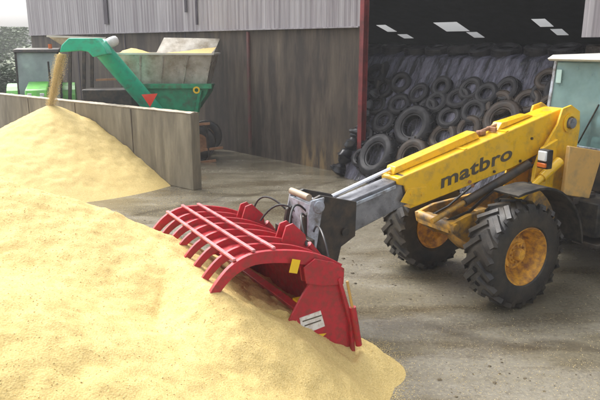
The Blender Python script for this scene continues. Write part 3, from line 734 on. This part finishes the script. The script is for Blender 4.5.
# recessed line and stiffener plates on boom side
MB().prism([(1.36,1.40),(1.12,1.325),(.95,1.36),(.95,1.55),(1.25,1.56)],.17,.182).build('boom_wear_plate','yellow',ld,.004)
for x,z in((1.02,1.46),(1.2,1.49),(.2,1.53),(.14,1.47)):
    MB().tube([(x,.17,z),(x,.196,z)],.022,10).build('bolt','rust' if x<.5 else 'yellow',ld,smooth=True)
sl=-.242
def topz(x): return 1.70+(1.41-x)*.242
g1=MB(); g1.prism([(1.36,topz(1.36)+.005),(1.33,topz(1.36)+.10),(-.02,topz(-.02)+.115),(-.10,topz(-.1)+.005)],-.15,.02); g1.build('ram_guard','yellow',ld,.008)
g1=MB(); g1.prism([(-.42,topz(-.42)+.005),(-.50,topz(-.5)+.09),(-1.02,topz(-1.02)+.05),(-1.12,topz(-1.12)+.005)],-.13,.03); g1.build('ram_guard','yellow',ld,.008)
br=MB(); br.box((-.20,-.06,topz(-.20)+.035),(.09,.10,.06)); br.box((-.36,-.02,topz(-.36)+.04),(.04,.16,.06)); br.tube([(-.1,-.06,topz(-.1)+.05),(-.5,-.06,topz(-.5)+.05)],.028,8); br.build('ram_bracket','rust',ld,.006)
MB().tube([(1.35,-.065,1.775),(2.22,-.065,1.53)],.026,12).build('extension_rod','chrome',ld,smooth=True)
# inner boom
MB().prism([(1.0,1.76),(1.0,1.37),(1.25,1.33),(2.12,1.07),(2.26,1.14),(2.26,1.46),(1.45,1.65)],-.125,.125).build('inner_boom','steel',ld,.012)
MB().prism([(1.42,1.615),(1.42,1.575),(2.2,1.39),(2.2,1.43)],.125,.15).build('wear_strip','bluegrey',ld,.004)
MB().box((1.27,0,1.56),(.06,.30,.34),Matrix.Rotation(.24,3,'Y')).build('boom_collar','dark',ld,.01)
# lift rams
lr=MB(); lr.tube([(.85,.2,1.08),(.25,.2,1.28)],.035,14); lr.build('ram_rod','orange',ld,smooth=True)
lr=MB(); lr.tube([(.3,.2,1.26),(-.9,.2,1.66)],.06,16); lr.build('lift_ram','dark',ld,smooth=True)
lr=MB(); lr.tube([(-.30,.40,1.12),(-1.15,.40,1.62)],.05,14); lr.tube([(-.95,.40,1.5),(-1.3,.40,1.7)],.07,14); lr.build('side_ram','yellow',ld,smooth=True)
# hoses under and beside the boom
for k,(y,dz) in enumerate(((.19,0),(.205,.03),(-.19,.01))):
    pts=[Vector(p) for p in ((.62,y*.8,1.0+dz),(.2,y,1.10+dz),(-.3,y,1.38+dz),(-.9,y,1.60+dz),(-1.3,y,1.66+dz),(-1.6,y,1.5+dz))]
    pp=[]
    for a_,b_ in zip(pts,pts[1:]): pp+=[a_.lerp(b_,u) for u in (0,.33,.66)]
    MB().tube(pp+[pts[-1]],.016,8).build('hose','hose',ld,smooth=True)
for x,z in((-.25,1.62),(-.95,2.02),(-1.15,1.86),(-.75,1.72)):
    MB().tube([(x,.17,z),(x,.192,z)],.02,6).build('bolt','dark',ld)
for x in(.3,-.45): MB().box((x,-.0,topz(x)+.004),(.05,.345,.012),Matrix.Rotation(.238,3,'Y')).build('weld_strip','yellow',ld)
# boom head
hp=[(2.05,1.50),(2.30,1.57),(2.55,1.64),(2.66,1.60),(2.70,1.46),(2.60,1.18),(2.62,.78),(2.50,.62),(2.34,.66),(2.26,.98),(2.06,1.08)]
for y in(-.21,.165): MB().prism(hp,y,y+.045).build('head_plate','dark',ld,.006)
fp=[(2.52,1.62),(2.70,1.60),(2.74,1.42),(2.74,1.02),(2.64,.95),(2.58,1.3)]
for y in (-.25,.215): MB().prism(fp,y,y+.03).build('carriage_plate','bluegrey',ld,.006)
hd=MB(); hd.box((2.68,0,1.35),(.06,.46,.42)); hd.tube([(2.6,-.26,1.52),(2.6,.26,1.52)],.075,16); hd.build('carriage_back','bluegrey',ld,.008)
hd=MB(); hd.tube([(2.5,-.27,.76),(2.5,.27,.76)],.06,14); hd.tube([(2.22,-.24,1.16),(2.22,.24,1.16)],.05,14); hd.box((2.45,0,1.0),(.25,.3,.5)); hd.build('head_pins','dark',ld,smooth=True)
hd=MB(); hd.tube([(2.2,0,1.2),(2.45,0,.85)],.07,14); hd.build('tilt_ram','dark',ld,smooth=True)
MB().tube([(2.70,-.2,1.63),(2.70,.2,1.63)],.04,16).build('carriage_bar',mat('rubbed_pale_steel',(.34,.28,.2),.5,.2),ld,smooth=True)
# tilting carriage down to the grab
cq=MB(); cq.prism([(2.62,1.5),(2.78,1.42),(2.86,1.0),(2.80,.42),(2.6,.40),(2.52,.9)],.17,.21); cq.prism([(2.62,1.5),(2.78,1.42),(2.86,1.0),(2.80,.42),(2.6,.40),(2.52,.9)],-.21,-.17); cq.box((2.78,0,1.15),(.07,.8,.1)); cq.box((2.76,0,.5),(.07,.8,.12)); cq.build('carriage','dark',ld,.006)
# fender
fd=MB(); A=[math.radians(t) for t in range(74,190,9)]
C=(-.02,.72)
def fr_(a): return .84+.30*max(0,(a-math.radians(90))/math.radians(90))
fd.prism([(C[0]+fr_(a)*math.cos(a),C[1]+fr_(a)*.98*math.sin(a)) for a in A]+[(C[0]+(fr_(a)-.035)*math.cos(a),C[1]+(fr_(a)-.035)*.98*math.sin(a)) for a in A[::-1]],.60,1.0)
fd.build('mudguard','black',ld,.006)
MB().bar((-.3,.2,1.2),(-.3,.75,1.56),.05,.05).build('mudguard_stay','black',ld)
# headlamp unit
hl=MB(); hl.box((-.86,.50,1.79),(.10,.17,.26)); hl.build('lamp_housing','black',ld,.012)
hl=MB(); hl.box((-.80,.50,1.835),(.04,.13,.135)); hl.build('headlamp','lens',ld,.012)
hl=MB(); hl.box((-.80,.50,1.71),(.04,.14,.06)); hl.build('indicator_lamp','amber',ld,.01)
MB().bar((-.92,.50,1.75),(-1.2,.28,1.75),.05,.05).build('lamp_bracket','black',ld)
MB().prism([(-.88,1.18),(-.90,1.62),(-1.02,1.90),(-1.32,2.0),(-1.3,1.25)],.27,.33).build('side_panel','yellow',ld,.008)
# cab base & panel
b=MB(); P=[(-1.30,.52,1.24),(-1.84,.56,1.12),(-2.04,.56,1.80),(-1.33,.52,1.93)]
b.v=[tuple(p) for p in P]+[(x,y-.06,z) for x,y,z in P]; b.f=[(0,1,2,3),(7,6,5,4),(0,4,5,1),(1,5,6,2),(2,6,7,3),(3,7,4,0)]
b.build('tan_panel','tan',ld,.012)
MB().box((-2.75,.03,1.45),(1.1,1.1,.62)).build('cab_base','dark',ld,.03)
MB().box((-1.95,.62,.88),(.66,.5,.5)).build('battery_box','black',ld,.02)
MB().box((-1.9,.72,.52),(.6,.4,.06)).build('step','dark',ld,.01)
MB().box((-1.75,.45,1.12),(.5,.2,.1)).build('step','dark',ld,.01)
cg=MB(); cg.prism([(-2.22,1.78),(-2.12,2.2),(-2.2,3.04),(-3.45,3.04),(-3.5,1.78)],-.50,.66); cg.build('cab_glass','glass',ld,.02)
cfm=MB()
for y in(-.51,.67):
    cfm.bar((-2.24,y,1.76),(-2.12,y,2.2),.07,.07); cfm.bar((-2.12,y,2.2),(-2.21,y,3.05),.05,.05); cfm.bar((-3.48,y,1.76),(-3.46,y,3.05),.07,.07); cfm.bar((-2.24,y,1.77),(-3.5,y,1.77),.06,.06)
cfm.bar((-2.24,-.5,1.76),(-2.24,.67,1.76),.07,.07)
cfm.build('cab_frame','bluegrey',ld,.006)
MB().prism([(-2.08,3.05),(-2.03,3.085),(-2.15,3.14),(-3.5,3.16),(-3.6,3.05)],-.56,.72).build('cab_roof','palegrey',ld,.02)
MB().box((-2.155,-.40,2.82),(.012,.09,.2)).build('windscreen_sticker',mat('pale_teal_sticker',(.42,.6,.58),.4),ld)
st_=MB(); st_.box((-2.9,.05,1.95),(.5,.5,.12)); st_.box((-3.15,.05,2.3),(.12,.48,.7)); st_.build('seat','black',ld,.04)
st_=MB(); st_.tube([(-2.4,.05,1.75),(-2.52,.05,2.25)],.03,10); st_.lathe([(.17,0),(.19,.015),(.21,0),(.19,-.015)],(-2.52,.05,2.27),'z',24,True); st_.build('steering_wheel','black',ld,smooth=True)
st_=MB(); st_.tube([(-2.09,.1,1.85),(-2.12,.35,2.45)],.012,6); st_.build('wiper','black',ld)
# lettering on the boom
fc=bpy.data.curves.new('lettering','FONT'); fc.body='matbro'; fc.size=.36; fc.offset=.008; fc.extrude=.002; fc.space_character=1.05
fo=bpy.data.objects.new('tmp',fc); COL.objects.link(fo); bpy.context.view_layer.update()
dg=bpy.context.evaluated_depsgraph_get(); me=bpy.data.meshes.new_from_object(fo.evaluated_get(dg)); bpy.data.objects.remove(fo)
w=max(v.co.x for v in me.vertices)-min(v.co.x for v in me.vertices); x0=min(v.co.x for v in me.vertices)
ss=1.31/w; sz=1.0*.19/max(v.co.y for v in me.vertices)
a=math.radians(12.3)
for v in me.vertices:
    X=(v.co.x-x0)*ss; Y=v.co.y*sz+.0; 
    v.co=Vector((.70-X*math.cos(a)+Y*.0*math.sin(a),.1745+v.co.z,1.497+X*math.sin(a)+Y*math.cos(a)))
lo=bpy.data.objects.new('lettering',me); COL.objects.link(lo); lo.parent=ld; me.materials.clear(); me.materials.append(M['ink'])
# ------------------------------------------------------------ grab
gr=tag(empty('grain_grab',(LX,LY,0),lrz),'red bucket grab with curved top tines biting into the grain heap','bucket grab')
gr.location=Vector((LX,LY,0))+Matrix.Rotation(lrz,3,'Z')@Vector((2.9,0,0))
def gx(pl): return [(x-2.9,z) for x,z in pl]
def arm_poly(scale=1.0):
    cl=[(2.98,1.20,.075),(3.15,1.30,.075),(3.36,1.385,.072),(3.62,1.44,.068),(3.86,1.455,.064),(4.04,1.40,.058),(4.18,1.29,.05),(4.30,1.14,.043),(4.38,.97,.034),(4.43,.80,.012)]
    raw=cl; cl=[]
    for i in range(len(raw)-1):
        p0,p1,p2,p3=[Vector(raw[min(len(raw)-1,max(0,i+k))]) for k in(-1,0,1,2)]
        for u in (0,.25,.5,.75): cl.append(tuple(.5*((2*p1)+(p2-p0)*u+(2*p0-5*p1+4*p2-p3)*u*u+(3*p1-p0-3*p2+p3)*u**3)))
    cl.append(raw[-1])
    up=[];lo_=[]
    for i,(x,z,t) in enumerate(cl):
        a=cl[max(0,i-1)];b=cl[min(len(cl)-1,i+1)]; d=Vector((b[0]-a[0],b[1]-a[1])).normalized(); n=Vector((-d.y,d.x))
        up.append((x+n.x*t*scale,z+n.y*t*scale)); lo_.append((x-n.x*t*scale,z-n.y*t*scale))
    return gx(up+lo_[::-1])
W=1.13; NT=8
for k in range(NT):
    y=W-2*W*k/(NT-1); th_=.022 if 0<k<NT-1 else .028
    MB().prism(arm_poly(.88 if k in(0,NT-1) else .66),y-th_,y+th_).build('tine','red',gr,.004)
for x,z in((4.05,1.475),(3.86,1.53),(3.66,1.525)):
    MB().box((x-2.9,0,z),(.034,2*W+.02,.022),Matrix.Rotation(.1,3,'Y')).build('cross_rail','redlite',gr,.004)
pl=MB(); pl.prism(gx([(3.12,1.28),(3.4,1.39),(3.66,1.425),(3.86,1.435),(3.97,1.41),(3.97,1.39),(3.86,1.415),(3.66,1.405),(3.4,1.37),(3.12,1.26)]),-W+.03,W-.03)
pl.build('top_plate','red',gr)
MB().tube([(.13,-W-.03,1.2),(.13,W+.03,1.2)],.07,18).build('hinge_tube','red',gr,smooth=True)
# bucket shell
sh=[(3.04,1.13),(2.97,.95),(2.90,.64),(2.88,.45),(2.94,.37),(3.2,.37),(3.66,.50),(3.66,.47),(3.2,.34),(2.92,.335),(2.85,.44),(2.87,.66),(2.94,.97),(3.01,1.15)]
MB().prism(gx(sh),-W,W).build('bucket_shell','red',gr,.004)
sp=gx([(3.02,1.16),(3.30,1.14),(3.42,.98),(3.60,.70),(3.66,.49),(3.2,.34),(2.92,.33),(2.84,.40),(2.88,.68),(2.95,1.0)])
for y in(W+.002,-W-.03): MB().prism(sp,y,y+.028).build('side_plate','red',gr,.004)
MB().prism(gx([(3.36,.885),(3.44,.865),(3.40,.79),(3.33,.82)]),-W+.02,W-.05).build('cross_beam','red',gr,.006)
MB().box((.42,.98,.895),(.10,.16,.02)).build('beam_sticker','sticker',gr)
# back flange and end rams
MB().prism(gx([(2.99,1.14),(3.02,1.12),(2.89,.64),(2.87,.33),(2.83,.33),(2.85,.66)]),W+.03,W+.075).build('edge_flange','red',gr,.004)
for y in(W+.09,-W-.09):
    MB().tube([(-.10,y,.40),(-.03,y,.82)],.034,14).build('ram_barrel','red',gr,smooth=True)
    MB().tube([(-.03,y,.80),(.03,y,1.10)],.014,10).build('ram_rod','tan',gr,smooth=True)
ear=gx([(2.95,1.06),(2.94,1.22),(3.05,1.30),(3.26,1.37),(3.38,1.30),(3.36,1.14),(3.16,1.08)])
for y in(W-.06,W+.035,-W-.06): MB().prism(ear,y,y+.022).build('hinge_ear','red',gr,.004)
MB().box((.58,W+.062,1.335),(.085,.008,.13),Matrix.Rotation(-.3,3,'Y')).build('sticker','sticker',gr)
b=MB(); b.prism(gx([(3.43,.80),(3.20,.83),(3.155,.66),(3.40,.62)]),W+.031,W+.037); b.build('maker_label','label',gr)
for z0,x0,x1 in((.755,3.19,3.40),(.705,3.20,3.38)): MB().prism(gx([(x1,z0),(x0,z0+.02),(x0,z0+.032),(x1,z0+.012)]),W+.0375,W+.0395).build('label_line','ink',gr)
b=MB(); b.prism(gx([(3.52,.60),(3.42,.545),(3.25,.475),(3.12,.50),(3.19,.55),(3.14,.58),(3.27,.595),(3.34,.57),(3.40,.62),(3.46,.60)]),W+.031,W+.037); b.build('flame_decal','sticker',gr)
# levers, rams and hoses at the back
for y in(-.78,-.62,.35,.5):
    MB().prism(gx([(2.98,1.2),(3.02,1.42),(3.16,1.56),(3.24,1.54),(3.30,1.38),(3.2,1.25)]),y,y+.025).build('lever_plate','red',gr,.003)
for y in(-.69,.44):
    MB().tube([(-.28,y,.85),(.05,y,1.28)],.045,14).build('ram_barrel','red',gr,smooth=True)
    MB().tube([(.04,y,1.26),(.27,y,1.49)],.022,10).build('ram_rod','chrome',gr,smooth=True)
MB().prism(gx([(2.80,.45),(2.86,.45),(2.98,1.12),(2.92,1.14)]),-.5,-.44).build('back_bracket','red',gr,.004)
MB().prism(gx([(2.80,.45),(2.86,.45),(2.98,1.12),(2.92,1.14)]),.44,.5).build('back_bracket','red',gr,.004)
def arc(a,m,b,n=12):
    a,m,b=map(Vector,(a,m,b)); return [a*(1-t)**2+m*2*t*(1-t)+b*t*t for t in [k/n for k in range(n+1)]]
for a,m,b_ in(((-.25,.1,1.35),(.0,-.05,1.9),(.2,.3,1.42)),((-.22,-.05,1.3),(-.05,-.35,1.8),(.22,-.45,1.38)),((-.25,0,1.3),(.1,.2,1.85),(.12,.55,1.30)),((-.2,-.1,1.25),(.1,-.6,1.9),(.18,-.75,1.45)),((-.2,.1,1.3),(.05,.7,1.7),(.08,.95,1.28))):
    MB().tube(arc(a,m,b_),.012,8).build('hose','hose',gr,smooth=True)
# grain load within the grab
def gl(i,j):
    u=i/47; v=j/69; x=2.86+1.45*u; y=-W+.02+(2*W-.04)*v
    z=.50+.46*math.sin(min(1,u*1.25)*PI*.62)-.12*u+.04*fbm(x*3,y*3,2)+.02*fbm(x*10,y*10,3)
    z+=.24*max(0,u-.4)
    return (x-2.9,y,z-.02)
gb=grid(48,70,gl)
ns=len(gb.v)
gb.v+=[(x,y,.1) for x,y,z in gb.v]; 
ring=[i for i in range(48)]+[j*48+47 for j in range(1,70)]+[69*48+i for i in range(46,-1,-1)]+[j*48 for j in range(68,0,-1)]
for a,b_ in zip(ring,ring[1:]+ring[:1]): gb.f.append((a,b_,b_+ns,a+ns))
go=gb.build('grain_load','grain',smooth=True,ang=60); go.location=gr.location; go.rotation_euler=gr.rotation_euler
tag(go,'grain gathered inside the red grab below its curved tines','grain')

PV=Vector((LX,LY,0))+Matrix.Rotation(lrz,3,'Z')@Vector((3.6,1.17,1.3))
TR=Matrix.Translation(PV+Vector((0,0,-.045)))@Matrix.Rotation(lrz,4,'Z')@Matrix.Rotation(math.radians(2.6),4,'X')@Matrix.Rotation(math.radians(-3.5),4,'Z')@Matrix.Rotation(-lrz,4,'Z')@Matrix.Translation(-PV)
base_=Matrix.Translation(gr.location+Matrix.Rotation(lrz,3,'Z')@Vector((0,.04,0)))@Matrix.Rotation(lrz,4,'Z')
for o_ in (gr,go): o_.matrix_world=TR@base_
# ------------------------------------------------------------ trees
def tree(name,x,y,h,w,label,lm='leaf',n=2600,seed=1,base=.25,ls=.22):
    rnd=random.Random(seed); t=tag(empty(name,(x,y,0)),label,'tree' if name=='tree' else 'shrub','trees in the mist beyond the yard' if name=='tree' else None)
    b=MB(); b.tube([(0,0,0),(.1,0,h*.25),(0,.1,h*.6)],[.05*h*.6,.03*h*.8,.012*h],8)
    for k in range(5):
        a=k*1.3+seed; b.tube([(0,0,h*.22+.05*h*k),(w*.3*math.cos(a),w*.3*math.sin(a),h*.45+.06*h*k)],[.02*h*.6,.006*h],6)
    b.build('trunk','bark',t)
    cl=[(rnd.gauss(0,w*.22),rnd.gauss(0,w*.22),h*(base+.15+.6*rnd.random()),w*rnd.uniform(.14,.26)) for _ in range(16)]
    l=MB()
    for _ in range(n):
        cx,cy,cz,cr=rnd.choice(cl); d=Vector((rnd.gauss(0,1),rnd.gauss(0,1),rnd.gauss(0,.8))).normalized()*cr*rnd.random()**.4
        c=Vector((cx,cy,cz))+d; c.z=max(.1,min(h,c.z)); s=ls*rnd.uniform(.5,1.1)
        q=Matrix.Translation(c)@Matrix.Rotation(rnd.uniform(0,6),4,'Z')@Matrix.Rotation(rnd.uniform(0,6),4,'X')
        l.add([(-s,0,0),(0,-s*.5,0),(s,0,.03),(0,s*.5,0)],[(0,1,2,3)],q)
    l.build('crown',lm,t)
tree('tree',-33,68,5.0,9,'broad low tree in the mist nearest the shed corner','leaf',5000,1)
tree('tree',-39,74,5.6,9,'taller misty tree in the middle of the hedgerow','leaf2',5000,2)
tree('tree',-42,62,4.6,8,'low rounded tree at the left edge of the hedgerow','leaf',4500,3)
tree('tree',-30,80,5.4,9,'hazy tree partly behind the shed corner','leaf2',4500,4)
tree('tree',-50,70,5.6,10,'wide tree beyond the left edge of the yard','leaf',4500,5)
tree('shrub',-13.8,29.5,2.6,3.2,'dark green shrub behind the tractor at the left edge','leaf2',3500,6,.05,.12)
tree('shrub',-16.8,33,3.0,4,'second dark shrub further back at the left edge','leaf2',3500,8,.05,.12)

# ------------------------------------------------------------ air
hz=MB().box((0,60,9.7),(150,190,22.6)); 
m=bpy.data.materials.new('mist'); m.use_nodes=True; nt=m.node_tree; nt.nodes.clear()
out=nt.nodes.new('ShaderNodeOutputMaterial'); pv=nt.nodes.new('ShaderNodeVolumePrincipled'); pv.inputs['Color'].default_value=(.93,.94,.96,1); pv.inputs['Density'].default_value=.0019; pv.inputs['Anisotropy'].default_value=.2
nt.links.new(pv.outputs[0],out.inputs['Volume'])
HAZE=True
if HAZE: tag(hz.build('haze',m),'pale drizzle mist hanging over the farm yard','haze',kind='stuff')

# ------------------------------------------------------------ light
w=bpy.data.worlds.new('World'); sc.world=w; w.use_nodes=True; nt=w.node_tree; bg=nt.nodes['Background']
sk=nt.nodes.new('ShaderNodeTexSky'); sk.sky_type='NISHITA'; sk.sun_disc=False
EL,AZ=math.radians(54),math.radians(-40)   # azimuth: sun behind and left of the viewer
sk.sun_elevation=EL; sk.sun_rotation=AZ; sk.dust_density=6; sk.air_density=1.0; sk.ozone_density=1
hs=nt.nodes.new('ShaderNodeHueSaturation'); hs.inputs['Saturation'].default_value=.2; hs.inputs['Value'].default_value=1.4
nt.links.new(sk.outputs[0],hs.inputs['Color']); nt.links.new(hs.outputs[0],bg.inputs[0]); bg.inputs[1].default_value=.15
sl_=bpy.data.lights.new('sun','SUN'); so_=bpy.data.objects.new('sun',sl_); COL.objects.link(so_)
sl_.energy=.6; sl_.angle=math.radians(40); sl_.color=(1,.96,.9)
d=Vector((math.sin(AZ)*math.cos(EL),math.cos(AZ)*math.cos(EL),math.sin(EL)))
so_.rotation_euler=(d).to_track_quat('Z','Y').to_euler(); so_.location=d*30
vs=sc.view_settings; vs.view_transform='Standard'; vs.look='None'; vs.gamma=1; vs.use_curve_mapping=False; vs.exposure=.88
